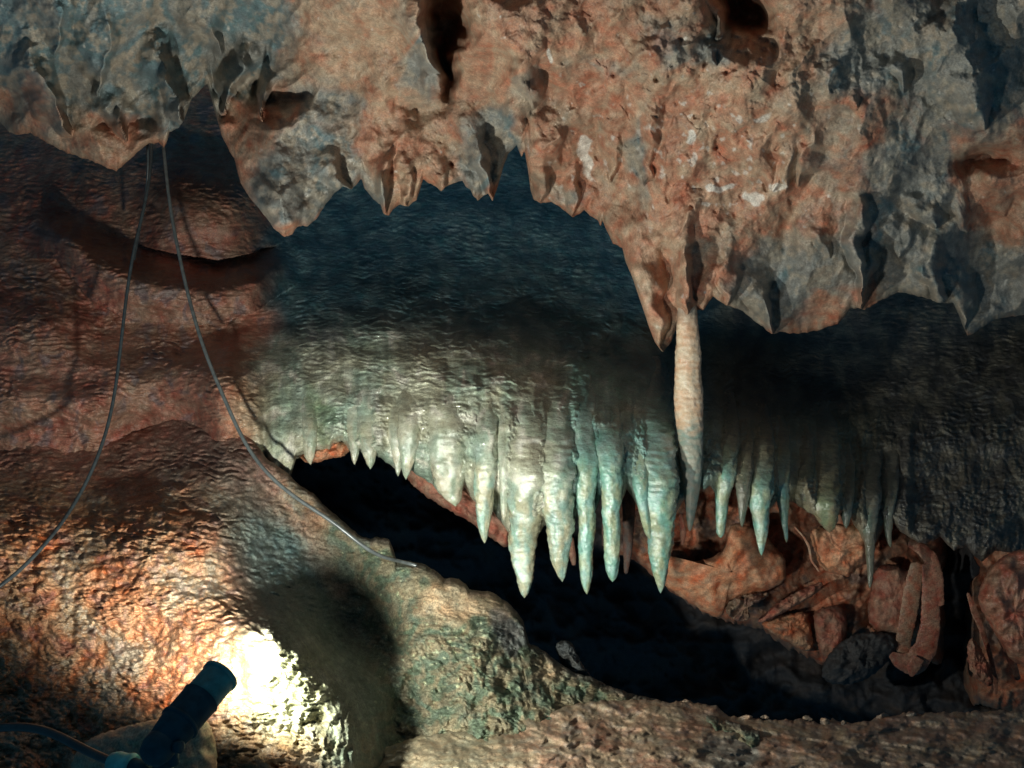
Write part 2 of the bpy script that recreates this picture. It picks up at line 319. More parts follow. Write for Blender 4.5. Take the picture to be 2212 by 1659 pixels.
# ================================================================== UPPER WALL, DOME AND FRINGE LEDGE
_pts = [(-500,100,4.4),(-200,300,4.1),(-300,700,3.25),(-300,1000,3.2),(-200,450,3.8),(0,300,4.0),(0,480,3.55),(200,300,3.8),(200,450,3.45),(100,600,3.25),(300,550,3.22),(300,700,3.18),(100,780,3.2),(200,900,3.18),(420,700,3.14),(420,880,3.10),(480,800,2.98),(540,860,2.72),(470,330,3.7),(480,480,3.35),(550,930,2.62),
 (200,1000,3.15),(300,1250,3.15),(500,1050,2.85),(1900,1150,2.72),(1950,800,3.5),(2120,1050,2.95),(2200,700,3.7),(2212,1200,2.85),(2500,900,3.2),(2500,1300,2.9)]
for _x, _l, _b in [(600,770,2.66),(700,745,2.60),(800,730,2.57),(900,740,2.54),(1000,765,2.50),(1100,790,2.46),(1200,825,2.44),(1300,860,2.42),(1400,885,2.42),(1520,930,2.46),(1640,965,2.50),(1780,1010,2.58)]:
    for _d, _o in ((300,-0.02),(200,0.0),(100,0.07),(40,0.15),(0,0.26),(-60,0.48),(-120,0.70),(-220,1.02),(-330,1.28)):
        if (_x == 600 and _d < -100): continue
        _pts.append((_x, _l + _d, _b + _o))
wall_base = rbf(_pts)
def fold(px, py, top, bot, D, x0, x1, f, hold=0.0):
    """one swelling of the wall: slopes out from its upper crease, tucks back under at its lower crease"""
    t = (py - top(px)) / np.maximum(bot(px) - top(px), 20.0)
    g = ss(0, 0.55, t) * (1 - 0.30 * ss(0.6, 1.0, t)) * (t < 1) + (t >= 1) * hold
    return D * g * ss(x0 - f, x0 + f, px) * (1 - ss(x1 - f, x1 + f, px))
def shelf(px, py, c, d, w, tuck, x0, x1, f=70):
    t = (py - c(px)) / w
    g = np.sqrt(np.clip(1 - (1 - np.clip(t, 0, 1)) ** 2, 0, 1)) - tuck * np.clip(t - 1, 0, 1.5)
    return d * g * ss(x0 - f, x0 + f, px) * (1 - ss(x1 - f, x1 + f, px))
c_a = curve([(-400,520),(0,560),(120,560),(200,650),(280,692),(400,702),(480,700),(560,668),(620,630),(700,560)])
c_b = curve([(-400,330),(0,380),(120,430),(220,490),(300,530),(380,548),(470,562),(540,548),(620,520)])
c_c = curve([(-400,720),(0,790),(110,805),(200,800),(330,770)])
def ripples(px, py, amp, s=0, ys=1.0):
    wx = px + 14 * fbm(px / 60, py / 60, 2, 90 + s); wy = py + 9 * fbm(px / 45, py / 45, 2, 93 + s)
    amp = amp * (0.35 + 1.1 * ss(-0.35, 0.35, fbm(px / 120, py / 80, 3, 91 + s)))
    r = ridged(wx / 34, wy / (11.0 * ys), 2, 95 + s, 0.45)
    r2 = pn(wx / 15, wy / 6.0, 99 + s)
    return amp * (r * (0.75 + 0.6 * fbm(px / 90, py / 90, 2, 97 + s)) + 0.35 * r2)
def rib_relief(px, py):
    R = np.zeros(px.shape); wx = px + 5 * fbm(px / 40, py / 60, 2, 300)
    for pr, _, _ in ST:
        x, y, hw = pr[0]; m = (px[0] > x - 3 * hw) & (px[0] < x + 3 * hw); 
        if not m.any(): continue
        sl = np.ix_(np.ones(px.shape[0], bool), m)
        r = hw / F * 2.5 * 0.6 * np.exp(-((wx[sl] - x) / (hw * 0.95)) ** 2) * ss(y - 150 - hw, y + 50, py[sl])
        R[sl] = R[sl] + r
    for x, y, hw in RIBS:
        m = (px[0] > x - 3 * hw) & (px[0] < x + 3 * hw); sl = np.ix_(np.ones(px.shape[0], bool), m)
        R[sl] = R[sl] + hw / F * 2.5 * 1.0 * np.exp(-((wx[sl] - x) / (hw * 0.8)) ** 2) * ss(y - 90, y + 60, py[sl])
    return R
def wall_depth(px, py):
    Y = wall_base(px, py)
    wx = px + 14 * fbm(px / 60, py / 60, 3, 611)
    Y = Y - fold(wx, py, c_a, lambda x: 940 + 0 * x, 0.34, -500, 520, 60, 0.7) - fold(wx, py, c_b, c_a, 0.30, 110, 590, 60) - fold(wx, py, lambda x: 300 + 0 * x, c_b, 0.26, 340, 560, 60)
    Y = Y - fold(wx, py, c_c, lambda x: 945 + 0 * x, 0.15, -500, 260, 60, 0.7)
    Y = Y - 0.06 * fbm(px / 230, py / 160, 3, 101) - 0.015 * fbm(px / 60, py / 40, 3, 105)
    lw = 1 - ss(500, 620, px)
    Y = Y - ripples(px, py, 0.008 + 0.006 * lw, 0)
    Y = Y + 0.09 * ss(-25, 30, py - _wb(px)) * ss(600, 660, px) * (1 - ss(1940, 2000, px))
    fr = ss(840, 930, py) * ss(600, 700, px)
    Y = Y - rib_relief(px, py) - fr * (0.014 * fbm(px / 16, py / 34, 3, 111) + 0.006 * fbm(px / 7, py / 9, 2, 113))
    dk = ss(1850, 2000, px)
    Y = Y - dk * (0.04 * fbm(px / 90, py / 130, 2, 121) + 0.006 * ridged(px / 30, py / 40, 2, 125))
    return Y
wall_bot = curve([(-500,1300),(560,1250),(600,1130),(628,1030),(640,992),(655,985),(687,975),(711,972),(721,958),(745,950),(755,970),(775,975),(812,985),(825,992),(841,1003),(870,1010),(899,1004),
  (925,1012),(945,1045),(985,1060),(1005,1040),(1022,1044),(1048,1075),(1074,1060),(1105,1085),(1140,1140),(1170,1120),(1205,1110),(1236,1080),(1262,1075),(1292,1060),(1320,1060),(1345,1040),(1370,1045),(1415,1085),(1455,1060),(1470,1030),(1493,1050),(1520,1060),(1545,1040),(1570,1050),(1590,1050),(1605,1065),(1625,1060),(1645,1085),(1665,1065),(1690,1060),(1720,1060),(1738,1062),(1750,1090),(1785,1115),(1812,1105),(1830,1118),(1850,1120),(1875,1140),(1900,1120),(1920,1120),(1945,1150),(1970,1165),(2000,1175),(2030,1160),(2060,1190),(2085,1180),(2120,1215),(2150,1190),(2212,1200),(2300,1180),(2800,1250)])
_wb = wall_bot
def wall_bot(x):
    b = _wb(x)
    for pr, _, _ in ST:
        cx, cy, hw = pr[0]; ty = pr[-1][1]; cx = pr[min(2, len(pr) - 1)][0]; base = float(_wb(np.array(float(cx))))
        if ty - base > 20: b = np.maximum(b, base + 0.42 * (ty - base) - np.abs(x - cx) / hw * (0.38 if ty - base > 95 else 0.7) * (ty - base))
    return b
def wall_col(px, py):
    wx, wy = warp(px, py, 20, 90, 160)
    n = fbm(wx / 120, wy / 120, 3, 131); n2 = fbm(wx / 36, wy / 44, 3, 133)
    red = mix((0.34, 0.14, 0.095), (0.38, 0.21, 0.14), ss(-0.3, 0.3, n))
    red = mix(red, (0.16, 0.12, 0.12), 0.8 * ss(0.05, 0.45, n2 + 0.3 * n) )
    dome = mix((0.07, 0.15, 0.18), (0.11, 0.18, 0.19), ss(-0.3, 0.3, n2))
    cream = mix((0.43, 0.42, 0.30), (0.31, 0.40, 0.31), ss(-0.25, 0.35, n)); cream = mix(cream, (0.60, 0.57, 0.47), ss(0.0, 0.5, n2))
    cream = mix(cream, (0.15, 0.36, 0.33), 0.75 * ss(1180, 1280, px) * ss(-0.3, 0.3, n + 0.3)); cream = mix(cream, (0.12, 0.20, 0.09), 0.6 * ss(0.35, 0.8, gauss(wx, wy, 690, 890, 40, 90) + gauss(wx, wy, 780, 930, 14, 60) * .8))
    olive = mix((0.36, 0.33, 0.21), (0.26, 0.23, 0.16), ss(-0.2, 0.3, n2))
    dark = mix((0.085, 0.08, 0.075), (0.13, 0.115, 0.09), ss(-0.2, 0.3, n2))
    st = fbm(px / 15, py / 170, 3, 137); cream = cream * (1 + 0.45 * st[..., None]); olive = olive * (1 + 0.4 * st[..., None])
    line = np.interp(px, [500, 600, 850, 1050, 1250, 1400, 1600, 1900], [760, 720, 700, 735, 790, 840, 920, 980])  # lit-to-shade edge painted in: pale calcite where lit, darker dome rock above
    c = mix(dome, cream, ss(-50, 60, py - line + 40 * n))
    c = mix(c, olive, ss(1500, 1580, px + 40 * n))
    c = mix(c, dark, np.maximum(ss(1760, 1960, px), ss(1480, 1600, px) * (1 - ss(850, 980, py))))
    c = mix(red, c, ss(500, 575, px + 60 * n - (py < 780) * 40))
    c = mix(c, (0.42, 0.26, 0.15), 0.8 * gauss(px, py, 530, 900, 45, 120))
    return c * (1 + 0.4 * n2[..., None])
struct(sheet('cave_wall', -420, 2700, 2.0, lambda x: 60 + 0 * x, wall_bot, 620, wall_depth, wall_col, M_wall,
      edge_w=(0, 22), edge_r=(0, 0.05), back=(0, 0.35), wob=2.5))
_g = wall_base
def tube_mesh(name, prof, Yf, colf, mat, nseg=40, dense=3.0, noise=0.06, ring=0.03, seed=0, zs=1.0, capround=True):
    P = np.array(prof, float); n = max(12, int((P[-1, 1] - P[0, 1]) / dense * Q))
    yy = np.linspace(P[0, 1], P[-1, 1], n); s = np.linspace(0, 1, n)
    def sm(v):
        k = np.interp(yy, P[:, 1], v); ker = np.hanning(max(3, n // 8) | 1); ker /= ker.sum(); pad = len(ker) // 2
        return np.convolve(np.pad(k, pad, mode='reflect', reflect_type='odd'), ker, 'valid')
    cx = sm(P[:, 0]); hw = np.maximum(sm(P[:, 2]), 1.0)
    hw[-4:] = hw[-4:] * np.array([0.95, 0.8, 0.55, 0.02]); 
    a = np.linspace(0, 2 * math.pi, nseg, endpoint=False)
    if capround: cx = cx + 0.16 * hw * fbm(yy / 80 + seed * 3.7, 0 * yy + seed, 2, 777) * 2
    Y = Yf(cx, yy); r = hw / F * Y * (0.55 + 0.45 * ss(0, 0.2, s)) if capround else hw / F * Y
    A, S = np.meshgrid(a, yy)
    bump = 1 + noise * 2 * fbm(np.cos(A) * 1.4 + seed * 3.1, S / 38 + np.sin(A) * 1.4, 3, 200 + seed) + ring * pn(S / 11 + 0.3 * np.sin(A + seed), 0 * A + seed * 1.7, 210)
    bump = bump + noise * 0.7 * pn(A * 3.0 - 9, S / 9, 215 + seed)
    R = r[:, None] * bump
    X0, Y0, Z0 = at(cx, yy, Y)
    pos = np.stack([X0[:, None] + R * np.cos(A), Y0[:, None] + R * np.sin(A) * 0.9, Z0[:, None] + 0 * A], -1)
    return grid_mesh(name, pos, colf(cx[:, None] + hw[:, None] * np.cos(A), S), mat, wrap=True)
SC = {'T': ((0.48, 0.44, 0.32), (0.32, 0.38, 0.28)), 'Y': ((0.46, 0.43, 0.28), (0.26, 0.40, 0.33)), 'G': ((0.20, 0.39, 0.32), (0.33, 0.37, 0.23)),
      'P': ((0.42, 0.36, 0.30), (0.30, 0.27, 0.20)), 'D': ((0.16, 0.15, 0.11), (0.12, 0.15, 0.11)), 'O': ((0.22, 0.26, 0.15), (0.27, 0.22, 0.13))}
for i, (pr, ck, lab) in enumerate(ST):
    a, b = SC[ck]
    def colf(x, y, a=a, b=b, i=i):
        n = fbm(x / 22 + i, y / 50, 3, 230); return mix(a, b, ss(-0.3, 0.35, n)) * (1 + 0.3 * fbm(x / 8, y / 8, 2, 231))[..., None]
    x, y, hw = pr[0]; up = 70 + 1.8 * hw; tip = pr[-1][1]
    wbx = min(float(_wb(np.array(float(pr[1][0])))) - 18, tip - 25)
    def yf(cx, yy, y=y, hw=hw, up=up, wbx=wbx):
        q = np.minimum(yy, wbx); S = np.array([wall_depth(np.array([[a_]]), np.array([[b_]]))[0, 0] for a_, b_ in zip(cx, q)])
        ker = np.hanning(31); ker /= ker.sum(); S = np.convolve(np.pad(S, 15, mode='edge'), ker, 'valid')
        return S + hw / F * 2.5 * np.interp(yy, [y - up, y - 20, y + 60], [0.95, 0.45, 0.2])
    def colw(x_, y_, colf=colf, wbx=wbx):
        return mix(wall_col(x_, np.minimum(y_, wbx)), colf(x_, y_), ss(wbx - 110, wbx + 10, y_))
    pr2 = [(x, y - up, hw * 0.95)] + pr
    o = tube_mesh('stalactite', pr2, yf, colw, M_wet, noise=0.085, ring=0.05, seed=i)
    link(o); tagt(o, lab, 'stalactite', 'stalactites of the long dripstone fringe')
# the pale column between ceiling and ledge
yc = 2.52
def ccol(x, y):
    n = fbm(x / 20, y / 12, 3, 240); c = mix((0.68, 0.45, 0.28), (0.76, 0.58, 0.41), ss(-0.3, 0.3, n)); c = mix((0.25, 0.22, 0.18), c, ss(655, 720, y + 20 * n))
    return mix(c, mix((0.33, 0.31, 0.24), (0.22, 0.28, 0.23), ss(-.2, .3, n)), ss(890, 950, y + 30 * n))
o = tube_mesh('dripstone_column', [(1484,640,20),(1484,690,22),(1486,740,25),(1487,775,29),(1485,800,27),(1487,840,31),(1487,880,32),(1490,915,29),(1492,950,27),(1494,1010,24),(1494,1050,18),(1493,1095,12),(1491,1130,7),(1490,1148,3)],
              lambda cx, yy: yc + 0.02 - 0.05 * np.clip((yy - 860) / 160., 0, 1), ccol, rock_mat('pale_dripstone', 1.0, 0.3, (0.35, 0.6), 0.2, 0, 0.15), nseg=64, dense=2, noise=0.04, ring=0.035, seed=50, capround=False)
link(o); tagt(o, 'pale cream ringed column joining orange ceiling to fringe ledge and ending in a curved grey tip', 'column')
# ================================================================== LOWER LEFT MOUND
mound_top = curve([(-500,930),(-100,950),(0,962),(60,948),(120,958),(190,930),(250,944),(310,925),(350,905),(400,890),(440,884),(500,900),(545,945),(575,990),(619,1020),(650,1050),(677,1066),(707,1098),(731,1116),(752,1136),(779,1158),
  (800,1165),(812,1160),(841,1165),(851,1191),(856,1209),(887,1213),(921,1220),(949,1239),(959,1249),(990,1249),(1007,1263),(1014,1275),(1058,1277),(1075,1287),(1096,1300),(1116,1321),
  (1130,1341),(1136,1365),(1144,1392),(1161,1396),(1181,1410),(1212,1434),(1243,1454),(1277,1461),(1308,1478),(1366,1499),(1404,1507),(1500,1530),(1700,1600)])
mound_base = rbf([(-500,930,2.92),(-100,940,2.90),(100,935,2.88),(300,930,2.86),(440,890,2.84),(0,1030,2.68),(200,1030,2.66),(330,1020,2.66),(440,980,2.60),(600,1000,2.54),(850,1200,2.44),(1060,1280,2.40),(1130,1360,2.38),(1300,1480,2.32),(1500,1540,2.25),
  (-300,1300,1.98),(-300,1120,2.3),(0,1200,2.04),(0,1110,2.32),(300,1190,2.06),(300,1100,2.30),(520,1010,2.44),(560,1090,2.42),(450,1150,2.08),(600,1130,2.45),(0,1450,1.92),(150,1600,1.84),(300,1400,1.92),(430,1270,1.98),(455,1390,1.76),
  (500,1400,1.71),(555,1400,1.69),(520,1352,1.67),(590,1345,1.67),(650,1400,1.68),(515,1300,1.98),(590,1290,2.15),(690,1350,2.25),(600,1425,1.64),(640,1480,1.69),(690,1550,1.74),(740,1510,1.77),(700,1440,1.82),(775,1580,1.75),(825,1560,2.0),(780,1450,2.1),(560,1230,2.30),(600,1560,1.67),(640,1200,2.42),(740,1310,2.46),(800,1430,2.34),(740,1380,2.44),(850,1560,2.28),(840,1270,2.36),(900,1400,2.24),(1000,1450,2.16),(950,1550,2.14),(1150,1500,2.20),(1060,1360,2.28),
  (1200,1580,2.12),(950,1600,2.04),(1080,1580,2.08),(560,1640,1.66),(770,1659,1.68),(300,1659,1.74),(0,1659,1.78),(-300,1700,1.80),(850,1680,2.10),(800,1900,1.85),(300,1900,1.62),(1300,1800,2.0),(-450,1900,1.75),(-450,1500,1.88),(1640,1900,1.8),(1640,1600,2.1)])
def mound_depth(px, py):
    Y = mound_base(px, py)
    Y = Y - 0.05 * fbm(px / 190, py / 150, 3, 141) - 0.02 * fbm(px / 60, py / 50, 3, 143)
    lw = 1 - ss(620, 760, px)
    Y = Y - ripples(px, py, 0.008 * lw + 0.006, 7, 1.0) * (1 - 0.6 * ss(1430, 1560, py) * (1 - lw))
    # scalloped lower left, running ribs on the knob, nodular moss side
    wx, wy = warp(px, py, 9, 40, 170)
    d = (px + 0.6 * py)
    f1, f2, c = worley(wx / 26, wy / 17, 145)
    Y = Y - lw * 0.024 * (0.6 - f1) * ss(1020, 1150, py)
    kn = gauss(px, py, 690, 1600, 110, 120)
    Y = Y - kn * 0.02 * ridged(wx / 34 + wy / 300, wy / 160, 3, 147)
    ms = ss(760, 900, px) * ss(1300, 1420, py)
    g1, g2, c = worley(wx / 12, wy / 11, 149); h1, _, _ = worley(wx / 34, wy / 30, 151)
    Y = Y - np.maximum(ms, 0.6 * kn) * (0.012 * (0.6 - g1) + 0.03 * (0.5 - h1)) - ms * 0.03 * fbm(px / 40, py / 40, 3, 153)
    return Y
def mound_col(px, py):
    wx, wy = warp(px, py, 20, 80, 180)
    n = fbm(wx / 110, wy / 110, 3, 161); n2 = fbm(wx / 34, wy / 30, 4, 163); n3 = fbm(px / 10, py / 9, 2, 165)
    o = mix((0.40, 0.165, 0.075), (0.38, 0.22, 0.115), ss(-0.3, 0.3, n)); o = mix(o, (0.26, 0.13, 0.10), 0.7 * ss(0.0, 0.4, n2)); o = mix(o, (0.24, 0.22, 0.18), 0.6 * ss(0.1, 0.5, n3 * .5 + n + 0.4 * gauss(px, py, 120, 1550, 160, 120)))
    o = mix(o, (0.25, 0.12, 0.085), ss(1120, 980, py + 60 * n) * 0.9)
    moss = mix((0.20, 0.165, 0.10), (0.10, 0.13, 0.085), ss(-0.25, 0.25, n2)); moss = mix(moss, (0.42, 0.30, 0.18), 0.85 * ss(0.25, 0.7, gauss(wx, wy, 990, 1300, 90, 50) + gauss(wx, wy, 1080, 1300, 50, 30) + gauss(wx, wy, 1190, 1460, 50, 40) * .8 + .3 * n))
    moss = mix(moss, (0.34, 0.36, 0.22), ss(0.46, 0.6, fbm(px / 12, py / 12, 2, 167) + 0.25 * gauss(px, py, 1010, 1400, 130, 60)))
    moss = mix(moss, (0.13, 0.13, 0.13), 0.75 * ss(0.3, 0.7, gauss(wx, wy, 1090, 1350, 36, 60) + gauss(wx, wy, 1120, 1380, 20, 40)))
    kn = (0.21, 0.21, 0.11)
    c = mix(o, moss, ss(600, 760, px + 80 * n))
    c = mix(c, mix((0.055, 0.11, 0.115), (0.09, 0.13, 0.12), ss(-.3, .3, n2)), np.clip(1.3 * gauss(px + 0.45 * (1300 - py), py, 640, 1300, 110, 260), 0, 0.9))  # dark teal shade of the wedge behind the knob, painted into the rock colour
    c = mix(c, mix(kn, (0.32, 0.31, 0.20), ss(-0.2, 0.4, n2)), np.clip(1.3 * gauss(px, py, 620, 1500, 120, 130), 0, 1))
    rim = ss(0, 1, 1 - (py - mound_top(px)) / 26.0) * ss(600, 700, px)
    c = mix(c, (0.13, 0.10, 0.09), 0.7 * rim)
    return c * (1 + 0.35 * n3[..., None])
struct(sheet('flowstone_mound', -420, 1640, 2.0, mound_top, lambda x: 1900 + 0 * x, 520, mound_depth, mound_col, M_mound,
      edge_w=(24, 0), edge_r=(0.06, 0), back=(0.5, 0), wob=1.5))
# ================================================================== FAR CAVE WALL closing the chamber
def far_depth(px, py): return 5.2 - 0.5 * fbm(px / 500, py / 400, 3, 601) - 0.15 * ridged(px / 150, py / 120, 3, 603)
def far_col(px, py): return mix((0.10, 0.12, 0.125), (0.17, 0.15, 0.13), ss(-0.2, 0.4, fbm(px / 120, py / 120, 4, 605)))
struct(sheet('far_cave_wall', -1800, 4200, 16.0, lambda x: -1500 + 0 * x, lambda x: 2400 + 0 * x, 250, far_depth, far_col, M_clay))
# ================================================================== CAVITY BACK
def back_depth(px, py):
    return 3.75 - 0.25 * fbm(px / 200, py / 150, 3, 171) - 0.08 * ridged(px / 70, py / 60, 4, 173) + 0.5 * ss(1100, 1650, py) * (1 - ss(1300, 1500, px)) - 0.0004 * (px - 1300)
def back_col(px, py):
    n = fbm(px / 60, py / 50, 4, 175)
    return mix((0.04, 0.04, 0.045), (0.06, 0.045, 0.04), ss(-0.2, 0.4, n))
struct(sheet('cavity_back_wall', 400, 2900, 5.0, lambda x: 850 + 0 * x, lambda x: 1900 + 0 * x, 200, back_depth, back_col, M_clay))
rec_bot = curve([(1300,1180),(1380,1215),(1440,1272),(1520,1325),(1600,1352),(1640,1356),(1700,1400),(1790,1440),(1850,1410),(1900,1380),(1960,1420),(2050,1440),(2100,1520),(2212,1545),(2600,1600)])
def rec_depth(px, py):
    wx, wy = warp(px, py, 14, 60, 500)
    return 3.22 + 0.5 * gauss(px, py, 2062, 1400, 34, 400) + 0.10 * ss(1400, 1300, px) - 0.10 * fbm(wx / 110, wy / 130, 3, 501) - 0.07 * ridged(wx / 80 + wy / 260, wy / 150, 2, 503) - 0.012 * ridged(px / 22, py / 22, 2, 505) + 0.25 * ss(1250, 1450, py) * ss(1700, 1600, px)
def rec_col(px, py):
    n = fbm(px / 70, py / 70, 4, 507); n2 = fbm(px / 20, py / 20, 3, 509)
    return mix(mix((0.42, 0.155, 0.08), (0.40, 0.22, 0.13), ss(-0.2, 0.3, n)), (0.13, 0.09, 0.08), 0.8 * ss(0.0, 0.35, n2 * 0.5 + n)) * (1 + 0.3 * n2[..., None])
struct(sheet('recess_rock_wall', 1300, 2600, 3.0, lambda x: 1000 + 0 * x, rec_bot, 190, rec_depth, rec_col, M_clay, edge_w=(0, 26), edge_r=(0, 0.12), back=(0, 0.5), wob=5))
# ================================================================== FLOOR LEDGE
floor_top = curve([(500,1900),(700,1700),(740,1662),(800,1625),(860,1606),(900,1592),(1000,1577),(1100,1560),(1200,1527),(1260,1516),(1340,1510),(1420,1512),(1456,1516),(1480,1511),(1500,1519),(1548,1526),(1572,1547),
  (1613,1550),(1647,1552),(1675,1555),(1709,1555),(1740,1553),(1757,1560),(1777,1564),(1798,1553),(1818,1560),(1849,1560),(1880,1559),(1893,1547),(1928,1545),(1965,1536),(1989,1543),(2037,1540),(2212,1533),(2400,1530),(2900,1540)])
floor_base = rbf([(700,1700,1.9),(1000,1580,2.10),(1250,1516,2.25),(1500,1520,2.30),(1800,1558,2.32),(2200,1540,2.45),(2600,1540,2.5),(1000,1659,1.82),(1400,1659,1.85),(1800,1659,1.95),(2200,1659,2.1),(1500,1900,1.45),(2200,1900,1.6),(800,1900,1.45),(2700,1900,1.6),(480,2100,1.45),(1500,2100,1.3),(2800,2100,1.5)])
def floor_depth(px, py):
    wx, wy = warp(px, py, 10, 50, 190)
    Y = floor_base(px, py) - 0.05 * fbm(px / 140, py / 60, 3, 191) - 0.02 * fbm(px / 40, py / 18, 3, 193)
    lay = ss(1330, 1500, px + py * 0.0)
    Y = Y - lay * 0.012 * ridged(px / 220, (py - 0.15 * px) / 18, 2, 195) - (1 - 0.7 * lay) * 0.010 * ridged(wx / 40, wy / 13, 2, 196)
    f1, f2, c = worley(wx / 22, wy / 15, 197)
    rub = np.clip(gauss(px, py, 1260, 1600, 160, 50) + gauss(px, py, 900, 1640, 120, 30), 0, 1)
    return Y - rub * (0.018 * (0.5 - f1) + 0.006 * (c - 0.5)) - 0.001 * fbm(px / 6, py / 4, 2, 198)
def floor_col(px, py):
    wx, wy = warp(px, py, 18, 60, 199)
    n = fbm(wx / 90, wy / 40, 3, 201); n2 = fbm(wx / 26, wy / 14, 3, 203)
    c = mix((0.31, 0.175, 0.11), (0.33, 0.235, 0.15), ss(-0.3, 0.3, n)); c = mix(c, (0.15, 0.13, 0.12), 0.5 * ss(0.0, 0.4, n2 + .35 * ss(1450, 1950, px)))
    c = mix(c, (0.17, 0.17, 0.10), 0.6 * (1 - ss(1000, 1250, px)))
    c = mix(c, (0.12, 0.16, 0.15), 0.5 * ss(0.35, 0.7, gauss(wx, wy, 1580, 1640, 70, 70)))
    return c * (1 + 0.4 * n2[..., None])
struct(sheet('cave_floor', 480, 2800, 2.5, floor_top, lambda x: 2100 + 0 * x, 230, floor_depth, floor_col, M_floor, edge_w=(14, 0), edge_r=(0.02, 0), back=(0.4, 0), wob=3))
# ================================================================== LOOSE AND HANGING ROCKS
def pillow(name, poly, Y, T, col, mat, centre=None, power=0.5, rough=0.02, tilt=(0, 0), seed=0, jag=1.8, nr=26, na=150, freq=22.0):
    """a rock with a given outline: front and back shells meeting at the rim, tilted and roughened"""
    P = np.array(poly, float)
    for _ in range(3): P = np.stack([0.75 * P + 0.25 * np.roll(P, -1, 0), 0.25 * P + 0.75 * np.roll(P, -1, 0)], 1).reshape(-1, 2)
    c = np.array(centre) if centre else P.mean(0)
    Pc = np.vstack([P, P[:1]]); seg = np.hypot(*np.diff(Pc, axis=0).T); s = np.r_[0, np.cumsum(seg)] / seg.sum()
    t = np.linspace(0, 1, na, endpoint=False); bx = np.interp(t, s, Pc[:, 0]); by = np.interp(t, s, Pc[:, 1])
    jx = jag * fbm(bx / 9, by / 9, 2, 400 + seed) * 2; jy = jag * fbm(bx / 9 + 40, by / 9, 2, 410 + seed) * 2
    ks = np.sin(np.linspace(0.02, math.pi / 2, nr)); rows = []
    kk = np.r_[ks, ks[::-1][1:]]; sg = np.r_[-np.ones(nr), np.ones(nr - 1)]
    K = kk[:, None]; PX = c[0] + (bx - c[0])[None] * K + jx[None] * K ** 16; PY = c[1] + (by - c[1])[None] * K + jy[None] * K ** 16
    h = np.sqrt(1 - K ** 3.0)
    YY = Y + sg[:, None] * h * T + tilt[0] * (PX - c[0]) / 100.0 + tilt[1] * (PY - c[1]) / 100.0
    YY = YY - rough * 1.6 * fbm(PX / freq, PY / freq, 4, 420 + seed) * (sg < 0)[:, None] - rough * ridged(PX / freq / 2, PY / freq / 2, 3, 430 + seed) * (sg < 0)[:, None]
    X3, Y3, Z3 = at(PX, PY, YY)
    n = fbm(PX / 30, PY / 30, 3, 440 + seed); n2 = fbm(PX / 9, PY / 9, 2, 441)
    C = mix(col[0], col[1], ss(-0.3, 0.3, n)) * (1 + 0.3 * n2[..., None])
    return link(grid_mesh(name, np.stack([X3, Y3, Z3], -1), C, mat, wrap=True))
OR = ((0.50, 0.185, 0.09), (0.52, 0.25, 0.13)); RD = ((0.30, 0.11, 0.07), (0.33, 0.16, 0.10)); GRY = ((0.11, 0.115, 0.11), (0.16, 0.13, 0.11)); BR = ((0.20, 0.11, 0.08), (0.26, 0.16, 0.10))
def rock(poly, Y, T, col, lab, cat='rock', name='rock', mat=M_clay, **k):
    return tagt(pillow(name, poly, Y, T, col, mat, **k), lab, cat)
rock([(1395,1210),(1440,1190),(1455,1225),(1490,1215),(1560,1200),(1575,1140),(1590,1128),(1625,1140),(1650,1150),(1680,1190),(1695,1200),(1700,1255),(1668,1272),(1630,1285),(1570,1300),(1560,1338),(1520,1322),(1470,1290),(1430,1262)], 3.00, 0.10, OR,
     'large smooth orange clay slab behind the stalactites right of centre', 'rock slab', 'rock_slab', seed=1, rough=0.02, centre=(1580,1235), freq=40, tilt=(-.02, .04))
rock([(1752,1142),(1800,1130),(1870,1136),(1890,1170),(1878,1215),(1850,1228),(1836,1248),(1808,1240),(1776,1232),(1762,1200),(1750,1165)], 2.85, 0.07, OR,
     'hanging tan-orange clay block below the fat lobed stalactite', 'rock', 'clay_block', seed=2, rough=0.015, freq=30)
rock([(1630,1345),(1680,1300),(1740,1268),(1780,1254),(1776,1275),(1735,1300),(1690,1325),(1650,1345)], 3.05, 0.05, RD, 'narrow slanting red-brown stone sliver lying across the dark gap', 'rock', seed=3, rough=0.02)
rock([(1640,1340),(1690,1330),(1745,1318),(1750,1345),(1760,1400),(1740,1410),(1690,1380),(1655,1362)], 3.13, 0.06, OR, 'tan broken stone face below the slanting sliver', 'rock', seed=4, rough=0.02)
rock([(1757,1320),(1800,1305),(1825,1312),(1832,1350),(1826,1390),(1802,1425),(1780,1432),(1768,1400),(1758,1350)], 3.10, 0.07, RD, 'rough upright reddish boulder right of the tan broken face', 'boulder', 'boulder', seed=5, power=0.5, rough=0.016, freq=34)
rock([(1562,1305),(1600,1285),(1650,1278),(1664,1286),(1640,1300),(1610,1318),(1625,1335),(1600,1345),(1575,1335)], 2.98, 0.05, BR, 'crumbly brown rubble under the lower edge of the orange slab', 'rock', seed=6, rough=0.04)
rock([(1890,1225),(1930,1215),(1960,1232),(1985,1240),(1980,1300),(1968,1372),(1950,1380),(1925,1368),(1890,1365),(1870,1330),(1882,1270)], 3.10, 0.06, RD, 'reddish ribbed rock face behind the looped drapery', 'rock', seed=7, rough=0.012, freq=34)
rock([(1800,1395),(1860,1362),(1935,1368),(1942,1400),(1900,1450),(1850,1478),(1790,1480),(1770,1450)], 3.05, 0.08, ((0.04,0.04,0.042),(0.05,0.045,0.045)), 'dark rounded boulder below the reddish ribbed face', 'boulder', 'boulder', seed=8)
